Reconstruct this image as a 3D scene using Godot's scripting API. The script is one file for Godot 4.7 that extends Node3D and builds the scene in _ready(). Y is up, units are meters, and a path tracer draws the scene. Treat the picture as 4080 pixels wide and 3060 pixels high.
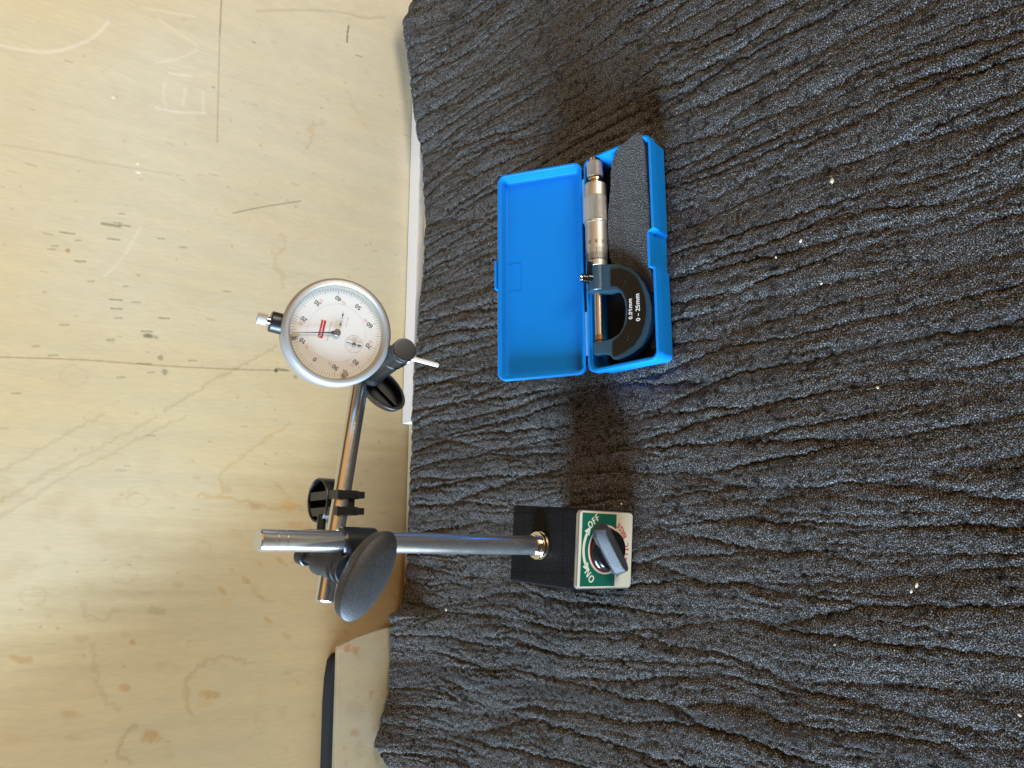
extends Node3D
# A magnetic stand with a dial indicator and a boxed micrometer on a ridged dark mat, before a plywood wall.
# All shapes are worked out in millimetres and turned into metres when they are committed.

const MM := 0.001

class Geo:
	var v := PackedVector3Array()
	var t := PackedVector2Array()

	func tri(a: Vector3, b: Vector3, c: Vector3, ta := Vector2.ZERO, tb := Vector2.ZERO, tc := Vector2.ZERO) -> void:
		v.append(a); v.append(b); v.append(c)
		t.append(ta); t.append(tb); t.append(tc)

	func cap(loop: PackedVector3Array, turned: bool) -> void:
		var n := Vector3.ZERO
		var k := loop.size()
		for i in k:
			var a := loop[i]
			var b := loop[(i + 1) % k]
			n += Vector3((a.y - b.y) * (a.z + b.z), (a.z - b.z) * (a.x + b.x), (a.x - b.x) * (a.y + b.y))
		if n.length() < 1e-9:
			return
		n = n.normalized()
		var e := n.cross(Vector3.UP if absf(n.y) < 0.9 else Vector3.RIGHT).normalized()
		var f := n.cross(e)
		var flat := PackedVector2Array()
		for p in loop:
			flat.append(Vector2(p.dot(e), p.dot(f)))
		var idx := Geometry2D.triangulate_polygon(flat)
		for i in range(0, idx.size(), 3):
			var a := loop[idx[i]]
			var b := loop[idx[i + 1]]
			var c := loop[idx[i + 2]]
			if ((b - a).cross(c - a).dot(n) < 0.0) != turned:
				tri(a, c, b)
			else:
				tri(a, b, c)

	# Skin over loops of equal length; turned the right way out by its volume.
	func loft(loops: Array, cap0 := true, cap1 := true, ring := true) -> Geo:
		var g := Geo.new()
		var k: int = loops[0].size()
		for j in loops.size() - 1:
			var A: PackedVector3Array = loops[j]
			var B: PackedVector3Array = loops[j + 1]
			for i in (k if ring else k - 1):
				var i2 := (i + 1) % k
				var u0 := float(i) / k
				var u1 := float(i + 1) / k
				var w0 := float(j) / (loops.size() - 1)
				var w1 := float(j + 1) / (loops.size() - 1)
				g.tri(A[i], A[i2], B[i2], Vector2(u0, w0), Vector2(u1, w0), Vector2(u1, w1))
				g.tri(A[i], B[i2], B[i], Vector2(u0, w0), Vector2(u1, w1), Vector2(u0, w1))
		if cap0:
			g.cap(loops[0], true)
		if cap1:
			g.cap(loops[-1], false)
		add(g.outward())
		return self

	func outward() -> Geo:
		var mid := Vector3.ZERO
		for p in v:
			mid += p
		mid /= maxf(1.0, v.size())
		var vol := 0.0
		for i in range(0, v.size(), 3):
			vol += (v[i] - mid).dot((v[i + 1] - mid).cross(v[i + 2] - mid))
		if vol < 0.0:
			for i in range(0, v.size(), 3):
				var p := v[i + 1]; v[i + 1] = v[i + 2]; v[i + 2] = p
				var q := t[i + 1]; t[i + 1] = t[i + 2]; t[i + 2] = q
		return self

	func add(g: Geo, x := Transform3D()) -> Geo:
		for p in g.v:
			v.append(x * p)
		t.append_array(g.t)
		return self

	func mesh(org: Vector3, crease: float) -> ArrayMesh:
		var n := v.size()
		var fn := PackedVector3Array()
		fn.resize(n / 3)
		var at := {}
		var keys: Array[Vector3i] = []
		keys.resize(n)
		for f in n / 3:
			fn[f] = (v[f * 3 + 1] - v[f * 3]).cross(v[f * 3 + 2] - v[f * 3])
			for c in 3:
				var key := Vector3i((v[f * 3 + c] * 2000.0).round())
				keys[f * 3 + c] = key
				if at.has(key):
					at[key].append(f)
				else:
					at[key] = [f]
		var lim := cos(deg_to_rad(crease))
		var unit := PackedVector3Array()
		unit.resize(fn.size())
		for f in fn.size():
			unit[f] = fn[f].normalized()
		var V := PackedVector3Array()
		var N := PackedVector3Array()
		var T := PackedVector2Array()
		V.resize(n); N.resize(n); T.resize(n)
		var order := [0, 2, 1]
		for f in n / 3:
			for c in 3:
				var i: int = f * 3 + order[c]
				var s := Vector3.ZERO
				for o in at[keys[i]]:
					if unit[o].dot(unit[f]) > lim:
						s += fn[o]
				V[f * 3 + c] = (v[i] - org) * 0.001
				N[f * 3 + c] = s.normalized() if s.length() > 1e-12 else Vector3.UP
				T[f * 3 + c] = t[i]
		var a := []
		a.resize(Mesh.ARRAY_MAX)
		a[Mesh.ARRAY_VERTEX] = V
		a[Mesh.ARRAY_NORMAL] = N
		a[Mesh.ARRAY_TEX_UV] = T
		var m := ArrayMesh.new()
		m.add_surface_from_arrays(Mesh.PRIMITIVE_TRIANGLES, a)
		return m


# ---------------------------------------------------------------- shapes (millimetres)
func circle(r: float, z: float, seg := 48, sx := 1.0, sy := 1.0) -> PackedVector3Array:
	var o := PackedVector3Array()
	for i in seg:
		var a := TAU * i / seg
		o.append(Vector3(cos(a) * r * sx, sin(a) * r * sy, z))
	return o

# profile: Vector2(radius, z) along the local z axis
func lathe(profile: Array, seg := 48, c0 := true, c1 := true) -> Geo:
	var loops := []
	for p in profile:
		loops.append(circle(maxf(p.x, 0.001), p.y, seg))
	return Geo.new().loft(loops, c0, c1)

func rod(r: float, z0: float, z1: float, b := 0.4, seg := 40) -> Geo:
	return lathe([Vector2(r - b, z0), Vector2(r, z0 + b), Vector2(r, z1 - b), Vector2(r - b, z1)], seg)

func ringed(profile: Array, seg := 48) -> Geo:   # a closed section turned round z
	var loops := []
	for p in profile:
		loops.append(circle(p.x, p.y, seg))
	loops.append(loops[0])
	return Geo.new().loft(loops, false, false)

func rrect(w: float, h: float, r: float, n := 5) -> PackedVector2Array:
	var o := PackedVector2Array()
	for q in 4:
		var c := Vector2((w / 2 - r) * (1 if q == 0 or q == 3 else -1), (h / 2 - r) * (1 if q < 2 else -1))
		for i in n + 1:
			var a := PI / 2 * (q + float(i) / n)
			o.append(c + Vector2(cos(a), sin(a)) * r)
	return o

func inset(poly: PackedVector2Array, d: float) -> PackedVector2Array:
	var area := 0.0
	var k := poly.size()
	for i in k:
		area += poly[i].cross(poly[(i + 1) % k])
	var s := 1.0 if area > 0.0 else -1.0
	var o := PackedVector2Array()
	for i in k:
		var e0 := (poly[i] - poly[(i + k - 1) % k]).normalized()
		var e1 := (poly[(i + 1) % k] - poly[i]).normalized()
		var n0 := Vector2(-e0.y, e0.x) * s
		var n1 := Vector2(-e1.y, e1.x) * s
		var m := (n0 + n1).normalized()
		o.append(poly[i] + m * d / maxf(0.5, m.dot(n0)))
	return o

func up3(poly: PackedVector2Array, z: float) -> PackedVector3Array:
	var o := PackedVector3Array()
	for p in poly:
		o.append(Vector3(p.x, p.y, z))
	return o

func prism(poly: PackedVector2Array, z0: float, z1: float, b := 0.0) -> Geo:
	if b <= 0.0:
		return Geo.new().loft([up3(poly, z0), up3(poly, z1)])
	var s := inset(poly, b)
	var h := inset(poly, b * 0.3)
	return Geo.new().loft([up3(s, z0), up3(h, z0 + b * 0.3), up3(poly, z0 + b), up3(poly, z1 - b), up3(h, z1 - b * 0.3), up3(s, z1)])

func box(a: Vector3, c: Vector3, b := 0.3) -> Geo:
	var w := c - a
	var g := Geo.new()
	var p := PackedVector2Array([Vector2(0, 0), Vector2(w.x, 0), Vector2(w.x, w.y), Vector2(0, w.y)])
	g.add(prism(p, 0, w.z, b), Transform3D(Basis(), a))
	return g

# a frame whose z looks along `z`, its y as near to `y` as can be
func frame(o: Vector3, z: Vector3, y := Vector3.UP) -> Transform3D:
	z = z.normalized()
	var x := y.cross(z).normalized()
	return Transform3D(Basis(x, z.cross(x), z), o)

func moved(g: Geo, x: Transform3D) -> Geo:
	return Geo.new().add(g, x)

func poly(a: Array) -> PackedVector2Array:
	var o := PackedVector2Array()
	for i in range(0, a.size(), 2):
		o.append(Vector2(a[i], a[i + 1]))
	return o

var fonts := {}
func lettering(s: String, cap: float, bold := true, face := "Droid Sans", depth := 0.06) -> Geo:
	var key := face + str(bold)
	if not fonts.has(key):
		var f := SystemFont.new()
		f.font_names = PackedStringArray([face])
		f.font_weight = 700 if bold else 400
		fonts[key] = f
	var tm := TextMesh.new()
	tm.font = fonts[key]
	tm.text = s
	tm.font_size = 64
	tm.pixel_size = cap / 45.7
	tm.depth = depth
	tm.curve_step = 4.0
	var a := tm.surface_get_arrays(0)
	var p: PackedVector3Array = a[Mesh.ARRAY_VERTEX]
	var idx: PackedInt32Array = a[Mesh.ARRAY_INDEX]
	var g := Geo.new()
	for i in range(0, idx.size(), 3):
		g.tri(p[idx[i]], p[idx[i + 2]], p[idx[i + 1]])
	return g

func flat_at(x: float, y: float, z: float, deg := 0.0) -> Transform3D:
	return Transform3D(Basis(Vector3.BACK, deg_to_rad(deg)), Vector3(x, y, z))

func bar(a: Vector2, b: Vector2, w: float, z: float, h := 0.05) -> Geo:
	var d := (b - a).normalized()
	var n := Vector2(-d.y, d.x) * w / 2
	return prism(PackedVector2Array([a - n, b - n, b + n, a + n]), z, z + h)

func arc_band(r0: float, r1: float, a0: float, a1: float, z: float, h := 0.05, n := 40) -> Geo:
	var p := PackedVector2Array()
	for i in n + 1:
		var a := deg_to_rad(lerpf(a0, a1, float(i) / n))
		p.append(Vector2(cos(a), sin(a)) * r1)
	for i in n + 1:
		var a := deg_to_rad(lerpf(a1, a0, float(i) / n))
		p.append(Vector2(cos(a), sin(a)) * r0)
	return prism(p, z, z + h)

func knurl(r: float, z0: float, z1: float, around: int, deep: float) -> Geo:
	var seg := around * 4
	var rows := int((z1 - z0) / (TAU * r / around) * 4.0)
	var loops := [circle(r - 0.5, z0, seg)]
	for j in rows + 1:
		var f := float(j) / rows
		var z := lerpf(z0 + 0.3, z1 - 0.3, f)
		var l := PackedVector3Array()
		for i in seg:
			var p := float(i) / 4.0
			var q := float(j) / 4.0
			var a := absf(fposmod(p + q, 1.0) - 0.5) * 2.0
			var c := absf(fposmod(p - q, 1.0) - 0.5) * 2.0
			var rr := r - deep * (1.0 - minf(a, c))
			l.append(Vector3(cos(TAU * i / seg) * rr, sin(TAU * i / seg) * rr, z))
		loops.append(l)
	loops.append(circle(r - 0.5, z1, seg))
	return Geo.new().loft(loops)

# ---------------------------------------------------------------- nodes
func put(called: String, g: Geo, m: Material, parent: Node, org := Vector3.ZERO, crease := 38.0) -> MeshInstance3D:
	var o := MeshInstance3D.new()
	o.name = called
	o.mesh = g.mesh(org, crease)
	o.material_override = m
	parent.add_child(o, true)
	return o

func thing(called: String, label: String, category: String, x: Transform3D, group := "") -> Node3D:
	var o := Node3D.new()
	o.name = called
	add_child(o, true)
	o.transform = x
	tag(o, label, category, group)
	return o

func tag(o: Node, label: String, category: String, group := "") -> void:
	o.set_meta("label", label)
	o.set_meta("category", category)
	if group:
		o.set_meta("group", group)

# ---------------------------------------------------------------- materials (linear reflectances)
func mat(r: float, g: float, b: float, rough: float, metal := 0.0) -> StandardMaterial3D:
	var m := StandardMaterial3D.new()
	m.albedo_color = Color(r, g, b).linear_to_srgb()
	m.roughness = rough
	m.metallic = metal
	return m

func noise(freq: float, kind := FastNoiseLite.TYPE_SIMPLEX_SMOOTH, oct := 3, s := 7) -> FastNoiseLite:
	var n := FastNoiseLite.new()
	n.noise_type = kind
	n.frequency = freq
	n.seed = s
	n.fractal_octaves = oct
	n.fractal_type = FastNoiseLite.FRACTAL_FBM if oct > 1 else FastNoiseLite.FRACTAL_NONE
	return n

func noise_map(freq: float, size := 512, ramp: Gradient = null, oct := 3, s := 7, kind := FastNoiseLite.TYPE_SIMPLEX_SMOOTH) -> NoiseTexture2D:
	var t := NoiseTexture2D.new()
	t.width = size
	t.height = size
	t.seamless = true
	t.noise = noise(freq, kind, oct, s)
	if ramp:
		t.color_ramp = ramp
	return t

func ramp(stops: Array) -> Gradient:   # offset, grey or Color (sRGB)
	var g := Gradient.new()
	var offs := PackedFloat32Array()
	var cols := PackedColorArray()
	for s in stops:
		offs.append(s[0])
		cols.append(s[1] if s[1] is Color else Color(s[1], s[1], s[1]))
	g.offsets = offs
	g.colors = cols
	return g

func bumpy(m: StandardMaterial3D, tex: Texture2D, per_m: float, cm: float) -> StandardMaterial3D:
	m.heightmap_enabled = true
	m.heightmap_texture = tex
	m.heightmap_scale = cm
	m.uv1_triplanar = true
	m.uv1_scale = Vector3.ONE * per_m
	return m

var M := {}
func make_materials() -> void:
	var grain := noise_map(0.06, 512, null, 3, 3)
	var smudge := noise_map(0.012, 512, ramp([[0.0, 0.8], [0.5, 0.86], [0.65, 0.94], [1.0, 1.0]]), 4, 5)
	M.chrome = mat(0.62, 0.615, 0.6, 0.25, 0.93)
	M.chrome.roughness_texture = smudge
	M.chrome.uv1_triplanar = true
	M.chrome.uv1_scale = Vector3.ONE * 14.0
	M.bright = mat(0.75, 0.74, 0.72, 0.12, 1.0)
	M.groove = mat(0.25, 0.24, 0.22, 0.35, 1.0)
	M.brass = mat(0.7, 0.62, 0.46, 0.18, 1.0)
	M.black_paint = bumpy(mat(1, 1, 1, 0.55), grain, 26.0, 0.06)
	M.black_paint.albedo_texture = noise_map(0.16, 512, ramp([[0.0, Color8(13, 13, 14)], [0.66, Color8(15, 15, 17)], [0.74, Color8(58, 58, 62)], [0.9, Color8(120, 120, 124)]]), 2, 63)
	M.black_paint.metallic_specular = 0.2
	M.black = mat(0.011, 0.011, 0.012, 0.36)
	M.black_matte = bumpy(mat(1, 1, 1, 0.5), grain, 34.0, 0.02)
	M.black_matte.albedo_texture = noise_map(0.1, 512, ramp([[0.0, Color8(33, 33, 34)], [0.55, Color8(42, 42, 43)], [0.7, Color8(60, 60, 60)], [0.85, Color8(120, 118, 114)]]), 3, 41)
	M.black_gloss = mat(0.008, 0.008, 0.009, 0.16)
	M.cream = mat(0.72, 0.68, 0.53, 0.32)
	M.plate_edge = mat(0.5, 0.48, 0.42, 0.3, 0.8)
	M.green = mat(0.008, 0.12, 0.075, 0.3)
	M.print_cream = mat(0.68, 0.7, 0.52, 0.4)
	M.print_red = mat(0.55, 0.05, 0.03, 0.4)
	M.ring_red = mat(0.4, 0.02, 0.012, 0.25)
	M.satin = mat(0.6, 0.58, 0.54, 0.34, 0.9)
	M.pin = mat(0.66, 0.65, 0.63, 0.5, 0.6)
	M.grey_case = mat(0.36, 0.38, 0.42, 0.35, 0.6)
	M.bezel = mat(0.42, 0.415, 0.4, 0.5, 0.6)
	M.tan = mat(0.42, 0.36, 0.25, 0.45, 0.3)
	M.dial = mat(0.76, 0.755, 0.72, 0.6)
	M.ink = mat(0.03, 0.03, 0.03, 0.6)
	M.ink_grey = mat(0.3, 0.3, 0.29, 0.6)
	M.ink_pale = mat(0.52, 0.52, 0.49, 0.6)
	M.ink_red = mat(0.6, 0.22, 0.18, 0.6)
	M.logo_red = mat(0.5, 0.012, 0.01, 0.5)
	M.logo_white = mat(0.85, 0.75, 0.7, 0.5)
	M.hand = mat(0.06, 0.058, 0.055, 0.45, 0.4)
	M.hub = mat(0.22, 0.2, 0.17, 0.4, 0.8)
	M.glass = mat(1, 1, 1, 0.03)
	M.glass.transparency = BaseMaterial3D.TRANSPARENCY_ALPHA
	M.glass.albedo_color.a = 0.02
	M.blue = mat(0.006, 0.235, 0.74, 0.42)
	M.blue.metallic_specular = 0.22
	M.blue.roughness = 0.5
	M.blue.roughness_texture = noise_map(0.02, 512, ramp([[0.0, 0.65], [0.5, 0.85], [1.0, 1.0]]), 4, 52)
	M.blue.heightmap_enabled = true
	M.blue.heightmap_texture = noise_map(0.03, 512, null, 2, 53)
	M.blue.heightmap_scale = 0.006
	M.blue.uv1_triplanar = true
	M.blue.uv1_scale = Vector3.ONE * 20.0
	M.blue.subsurf_scatter_enabled = true
	M.blue.subsurf_scatter_strength = 0.08
	M.blue_film = mat(0.15, 0.42, 0.85, 0.3)
	M.foam = bumpy(mat(1, 1, 1, 0.85), noise_map(0.2, 512, null, 2, 9, FastNoiseLite.TYPE_VALUE), 15.0, 0.11)
	M.foam.albedo_texture = noise_map(0.16, 512, ramp([[0.0, 0.1], [0.45, 0.19], [0.6, 0.3], [0.7, 0.55], [1.0, 0.85]]), 3, 21)
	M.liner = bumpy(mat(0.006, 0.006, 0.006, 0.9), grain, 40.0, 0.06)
	M.teal = bumpy(mat(0.022, 0.068, 0.105, 0.34), grain, 26.0, 0.02)
	M.panel = mat(0.012, 0.009, 0.006, 0.3)
	M.white_print = mat(0.8, 0.8, 0.78, 0.5)
	M.nickel = mat(0.56, 0.53, 0.47, 0.46, 0.85)
	M.nickel_knurl = mat(0.62, 0.59, 0.53, 0.4, 0.85)
	M.spindle = mat(0.5, 0.47, 0.44, 0.28, 1.0)
	M.rust = mat(0.28, 0.15, 0.05, 0.45, 0.7)
	M.crumb = mat(0.72, 0.64, 0.45, 0.7)
	M.white_board = mat(0.82, 0.79, 0.74, 0.5)
	M.mat_edge = bumpy(mat(0.12, 0.075, 0.035, 0.95), grain, 60.0, 0.08)


func _ready() -> void:
	set_stage()
	make_materials()
	build_bench_and_wall()
	build_mat()
	build_stand()
	build_dial()
	build_case()
	build_micrometer()
	build_crumbs()


# ---------------------------------------------------------------- camera and light
func set_stage() -> void:
	var cam := Camera3D.new()
	cam.name = "camera"
	add_child(cam)
	# the phone was held upright and the picture stored on its side: picture-left is up
	var up := Vector3(-0.00614562, 0.78187422, -0.62340591)
	var right := Vector3(0.98014386, 0.12826887, 0.15121212)
	cam.transform = Transform3D(Basis(-up, right, (-up).cross(right)), Vector3(0, 0.42357, 0))
	cam.fov = 47.2244
	cam.near = 0.02
	cam.far = 20.0
	var ca := CameraAttributesPhysical.new()
	ca.frustum_focus_distance = 0.53
	ca.frustum_focal_length = 27.4496
	ca.exposure_aperture = 32.0
	cam.attributes = ca

	var env := Environment.new()
	env.background_mode = Environment.BG_COLOR
	env.background_color = Color(0.095, 0.058, 0.02).linear_to_srgb()
	env.tonemap_mode = Environment.TONE_MAPPER_LINEAR
	env.tonemap_exposure = 1.0
	env.sdfgi_enabled = true
	env.ssao_enabled = true
	env.ssil_enabled = true
	var we := WorldEnvironment.new()
	we.name = "environment"
	we.environment = env
	add_child(we)

	# daylight from a tall, narrow window to the left of the bench
	area("window_light", Vector2(1.3, 3.0), 72.0, Color(0.76, 0.88, 1.0), Vector3(-3.2, 0.42, -0.2), Vector3(0.0, 0.36, -0.2))
	# soft fill added behind the camera to brighten the wall
	area("room_fill", Vector2(1.4, 1.4), 7.9, Color(1.0, 0.96, 0.90), Vector3(2.0, 0.42, 2.2), Vector3(0.15, 0.3, -0.7))
	# warm lamp over the bench, to the right
	area("bench_lamp", Vector2(1.4, 1.4), 0.55, Color(1.0, 0.74, 0.42), Vector3(0.75, 1.35, 0.35), Vector3(0.15, 0.1, -0.55))


func area(called: String, size: Vector2, energy: float, c: Color, at: Vector3, aim: Vector3) -> void:
	var l := AreaLight3D.new()
	l.name = called
	l.area_size = size
	l.light_energy = energy
	l.light_color = c
	l.shadow_enabled = true
	l.area_range = 8.0
	add_child(l)
	l.look_at_from_position(at, aim)


# ---------------------------------------------------------------- wall and bench
var wall_px: Image
var mark_strength := 0.52
const WX0 := -450.0
const WY1 := 670.0
const WS := 1.28

func stroke(given: Array, w: float, c: Color, alpha: float, soft := 0.6, wobble := 0.0) -> void:
	var pts := given
	if given.size() > 4:   # a curve through the given points
		pts = []
		var k := given.size() / 2
		for i in k - 1:
			for j in (6 if i < k - 2 else 7):
				var f := j / 6.0
				for ax in 2:
					pts.append(cubic_interpolate(given[i * 2 + ax], given[(i + 1) * 2 + ax], given[maxi(i - 1, 0) * 2 + ax], given[mini(i + 2, k - 1) * 2 + ax], f))
	var rng := noise(0.05, FastNoiseLite.TYPE_SIMPLEX_SMOOTH, 2, 31)
	for s in range(0, pts.size() - 2, 2):
		var a := Vector2((pts[s] - WX0) * WS, (WY1 - pts[s + 1]) * WS)
		var b := Vector2((pts[s + 2] - WX0) * WS, (WY1 - pts[s + 3]) * WS)
		var hw := w * WS / 2
		var reach := int(hw * (1.0 + soft) + 2 + wobble * WS)
		var r := Rect2i(Rect2(a, Vector2.ZERO).expand(b).grow(reach)).intersection(Rect2i(0, 0, wall_px.get_width(), wall_px.get_height()))
		var d := b - a
		var l2 := maxf(d.length_squared(), 1e-6)
		for y in range(r.position.y, r.end.y):
			for x in range(r.position.x, r.end.x):
				var p := Vector2(x + 0.5, y + 0.5)
				if wobble > 0.0:
					p += Vector2(rng.get_noise_2d(x * 1.6, y * 1.6), rng.get_noise_2d(x * 1.6 + 900.0, y * 1.6)) * wobble * WS * 2.0
				var k := (p - a).dot(d) / l2
				if s > 0 and k < 0.0 or s + 4 < pts.size() and k > 1.0:
					continue
				var dist := p.distance_to(a + d * clampf(k, 0.0, 1.0))
				var f := 1.0 - smoothstep(hw * (1.0 - soft), hw * (1.0 + soft) + 0.4, dist)
				if f > 0.003:
					wall_px.set_pixel(x, y, wall_px.get_pixel(x, y).lerp(c, f * alpha * mark_strength))

func blot(x: float, y: float, rx: float, ry: float, c: Color, alpha: float, deg := 0.0) -> void:
	var rng := noise(0.04, FastNoiseLite.TYPE_SIMPLEX_SMOOTH, 3, 77)
	var o := Vector2((x - WX0) * WS, (WY1 - y) * WS)
	var reach := int(maxf(rx, ry) * WS * 1.7 + 2)
	var turn := deg_to_rad(deg)
	for py in range(maxi(0, int(o.y) - reach), mini(wall_px.get_height(), int(o.y) + reach)):
		for px in range(maxi(0, int(o.x) - reach), mini(wall_px.get_width(), int(o.x) + reach)):
			var q := (Vector2(px + 0.5, py + 0.5) - o).rotated(turn) / WS
			var d := Vector2(q.x / rx, q.y / ry).length() + rng.get_noise_2d(px * 3.0, py * 3.0) * 0.5
			var f := 1.0 - smoothstep(0.45, 1.15, d)
			if f > 0.003:
				wall_px.set_pixel(px, py, wall_px.get_pixel(px, py).lerp(c, f * alpha * mark_strength))

func wood(w: int, h: int, s: int, heart: bool) -> Image:
	var broad := noise(0.006, FastNoiseLite.TYPE_SIMPLEX_SMOOTH, 3, s)
	var fine := noise(0.02, FastNoiseLite.TYPE_SIMPLEX_SMOOTH, 3, s + 1)
	var cloud := noise(0.012, FastNoiseLite.TYPE_SIMPLEX_SMOOTH, 4, s + 9)
	var grain := noise(0.11, FastNoiseLite.TYPE_SIMPLEX, 2, s + 2)
	var data := PackedByteArray()
	data.resize(w * h * 3)
	var pale := Vector3(205, 193, 160)
	var grey_pale := Vector3(207, 200, 176)
	var warm := Vector3(204, 185, 142)
	var tan_dimmed := Vector3(164, 138, 97)
	var i := 0
	for y in h:
		var wy := WY1 - y / WS
		# heartwood boundary slants up to the left; its tan also paints the light's fall-off
		var edge := 41.0 + (182.0 - wy) * 0.66
		for x in w:
			var b := broad.get_noise_2d(x * 0.8, y * 0.45) * 0.9 + 0.42
			var f := fine.get_noise_2d(x * 2.4, y * 0.16)
			var right := smoothstep(120.0, 420.0, x / WS + WX0 + b * 60.0) * smoothstep(360.0, 180.0, wy) if heart else 0.0
			var c := pale.lerp(grey_pale, right).lerp(warm, clampf(b + f * 0.22, 0.0, 1.0) * (1.0 - 0.62 * right))
			if heart:
				var wx := x / WS + WX0
				var k := smoothstep(edge + 30.0, edge - 75.0, wx + f * 14.0 + b * 8.0)
				c = c.lerp(tan_dimmed, k * 0.72)
			c = c.lerp(Vector3(176, 150, 112), (0.07 + 0.22 * smoothstep(140.0, -40.0, x / WS + WX0)) * smoothstep(0.0, 0.6, cloud.get_noise_2d(x, y)))
			c *= 1.0 + f * 0.03 + grain.get_noise_2d(x * 3.0, y * 0.35) * 0.022
			data[i] = clampi(int(c.x), 0, 255)
			data[i + 1] = clampi(int(c.y), 0, 255)
			data[i + 2] = clampi(int(c.z), 0, 255)
			i += 3
	return Image.create_from_data(w, h, false, Image.FORMAT_RGB8, data)

func build_bench_and_wall() -> void:
	wall_px = wood(1792, 896, 4, true)
	var brown := Color8(120, 92, 58)
	var grey := Color8(112, 104, 82)
	var dark := Color8(48, 44, 32)
	var white := Color8(246, 243, 236)
	var ochre := Color8(176, 128, 66)
	# cracks, pencil and knife lines
	stroke([140, 330, 146, 277, 150, 217, 155, 163, 161, 111], 0.7, brown, 0.75, 0.5)
	stroke([560, 198, 483, 195, 450, 194, 408, 192, 350, 189], 0.9, brown, 0.5, 0.7)
	stroke([483, 195, 450, 194], 1.0, dark, 0.3)
	stroke([298, 345, 302, 309, 305, 269, 310, 225], 1.3, brown, 0.2, 0.9)
	stroke([290, 171, 301, 149, 318, 110], 0.6, dark, 0.65, 0.6)
	stroke([486, 163, 499, 136, 512, 105, 522, 76, 525, 57, 536, 32], 2.2, grey, 0.28, 0.9)
	stroke([510, 71, 502, 72], 1.3, dark, 0.95, 0.3)
	stroke([500, 72, 492, 72], 1.3, dark, 0.9, 0.3)
	stroke([482, 62, 483, 55], 1.0, dark, 0.5)
	stroke([181, 124, 165, 146, 150, 168, 134, 189, 114, 213], 1.8, brown, 0.28, 0.9, 1.0)
	# old worn chalk letters
	stroke([375, 355, 377, 340, 383, 321, 397, 302, 410, 291, 425, 283], 2.4, white, 0.5, 0.7)
	stroke([448, 259, 458, 216], 1.8, white, 0.35, 0.8)
	stroke([443, 246, 432, 212], 1.8, white, 0.35, 0.8)
	stroke([403, 245, 413, 228, 428, 212], 1.8, white, 0.35, 0.8)
	stroke([364, 241, 366, 224, 373, 201], 2.0, white, 0.5, 0.7)
	stroke([389, 236, 376, 236, 367, 233], 2.2, white, 0.35, 0.8)
	stroke([389, 219, 373, 220], 2.4, white, 0.4, 0.8)
	stroke([391, 204, 373, 203], 2.0, white, 0.3, 0.8)
	stroke([398, 233, 402, 215], 2.2, white, 0.5, 0.7)
	stroke([213, 267, 232, 255, 259, 244], 1.8, white, 0.3, 0.8)
	# figure of the veneer
	for g in [[29, 318, 40, 302, 60, 278, 79, 247, 99, 218, 112, 196], [39, 319, 60, 291, 80, 261, 109, 219], [59, 321, 79, 295, 95, 275, 106, 258]]:
		stroke(g, 1.8, brown, 0.2, 0.95, 1.0)
	stroke([50, 181, 49, 162, 47, 144, 43, 125, 45, 94], 2.4, ochre, 0.5, 0.95, 1.2)
	stroke([116, 108, 95, 135, 80, 152, 68, 165, 51, 162], 1.8, ochre, 0.34, 0.95, 1.2)
	stroke([281, 126, 270, 122, 263, 132, 251, 130, 245, 123, 235, 123], 2.8, ochre, 0.3, 0.95, 1.8)
	stroke([403, 91, 391, 105, 383, 102, 369, 110], 2.6, ochre, 0.35, 0.8, 2.5)
	stroke([440, 70, 425, 60, 412, 48, 400, 35], 2.2, ochre, 0.25, 0.8, 2.5)
	stroke([-80, 136, -76, 143, -76, 154, -78, 169, -95, 180, -116, 175], 3.2, brown, 0.36, 0.95, 1.6)
	stroke([-120, 217, -125, 223, -133, 224, -138, 225, -145, 216], 3.2, brown, 0.42, 0.95, 1.6)
	stroke([-60, 250, -80, 246, -98, 238, -106, 228], 2.6, brown, 0.24, 0.95, 1.6)
	stroke([-30, 260, -40, 255, -44, 244, -36, 236], 2.6, brown, 0.22, 0.95, 1.6)
	for r in [[133, 281, 9], [-11, 232, 9], [44, 228, 7], [-26, 292, 8], [9, 175, 6]]:
		var ring := []
		for k in 17:
			ring.append(r[0] + cos(TAU * k / 16) * r[2] * 0.8)
			ring.append(r[1] + sin(TAU * k / 16) * r[2])
		stroke(ring, 1.0, brown, 0.13, 0.9, 0.8)
	# knots, stains, holes
	blot(172, 230, 2.2, 6, dark, 0.85)
	blot(156, 220, 2.6, 2.6, grey, 0.9)
	blot(145, 216, 2.6, 2.6, grey, 0.9)
	blot(156, 106, 2.4, 2.4, grey, 0.75)
	blot(159, 124, 1.7, 1.7, Color8(20, 18, 14), 1.0)
	stroke([161, 124, 161, 114], 1.0, dark, 0.7)
	blot(228, 294, 1.9, 1.9, Color8(140, 92, 30), 0.9)
	for q in [[-128, 203, 5, 8, 0.7], [-102, 161, 4, 9, 0.6], [-92, 225, 3, 6, 0.6], [-107, 260, 3, 7, 0.5], [-68, 295, 3, 9, 0.5], [-60, 222, 2, 3, 0.7]]:
		blot(q[0], q[1], q[2], q[3], Color8(150, 96, 44), q[4], -15)
	blot(-38, 207, 3.5, 9, Color8(138, 126, 80), 0.7, -12)
	for q in [[0, 110], [-16, 138], [-30, 125], [-24, 158], [-48, 118]]:
		blot(q[0], q[1], 2.2, 6, Color8(150, 108, 48), 0.6, -35)
	mark_strength = 0.62
	blot(22, 92, 10, 16, Color8(176, 112, 50), 0.5, -20)
	blot(46, 106, 7, 7, Color8(196, 140, 56), 0.5)
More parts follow.
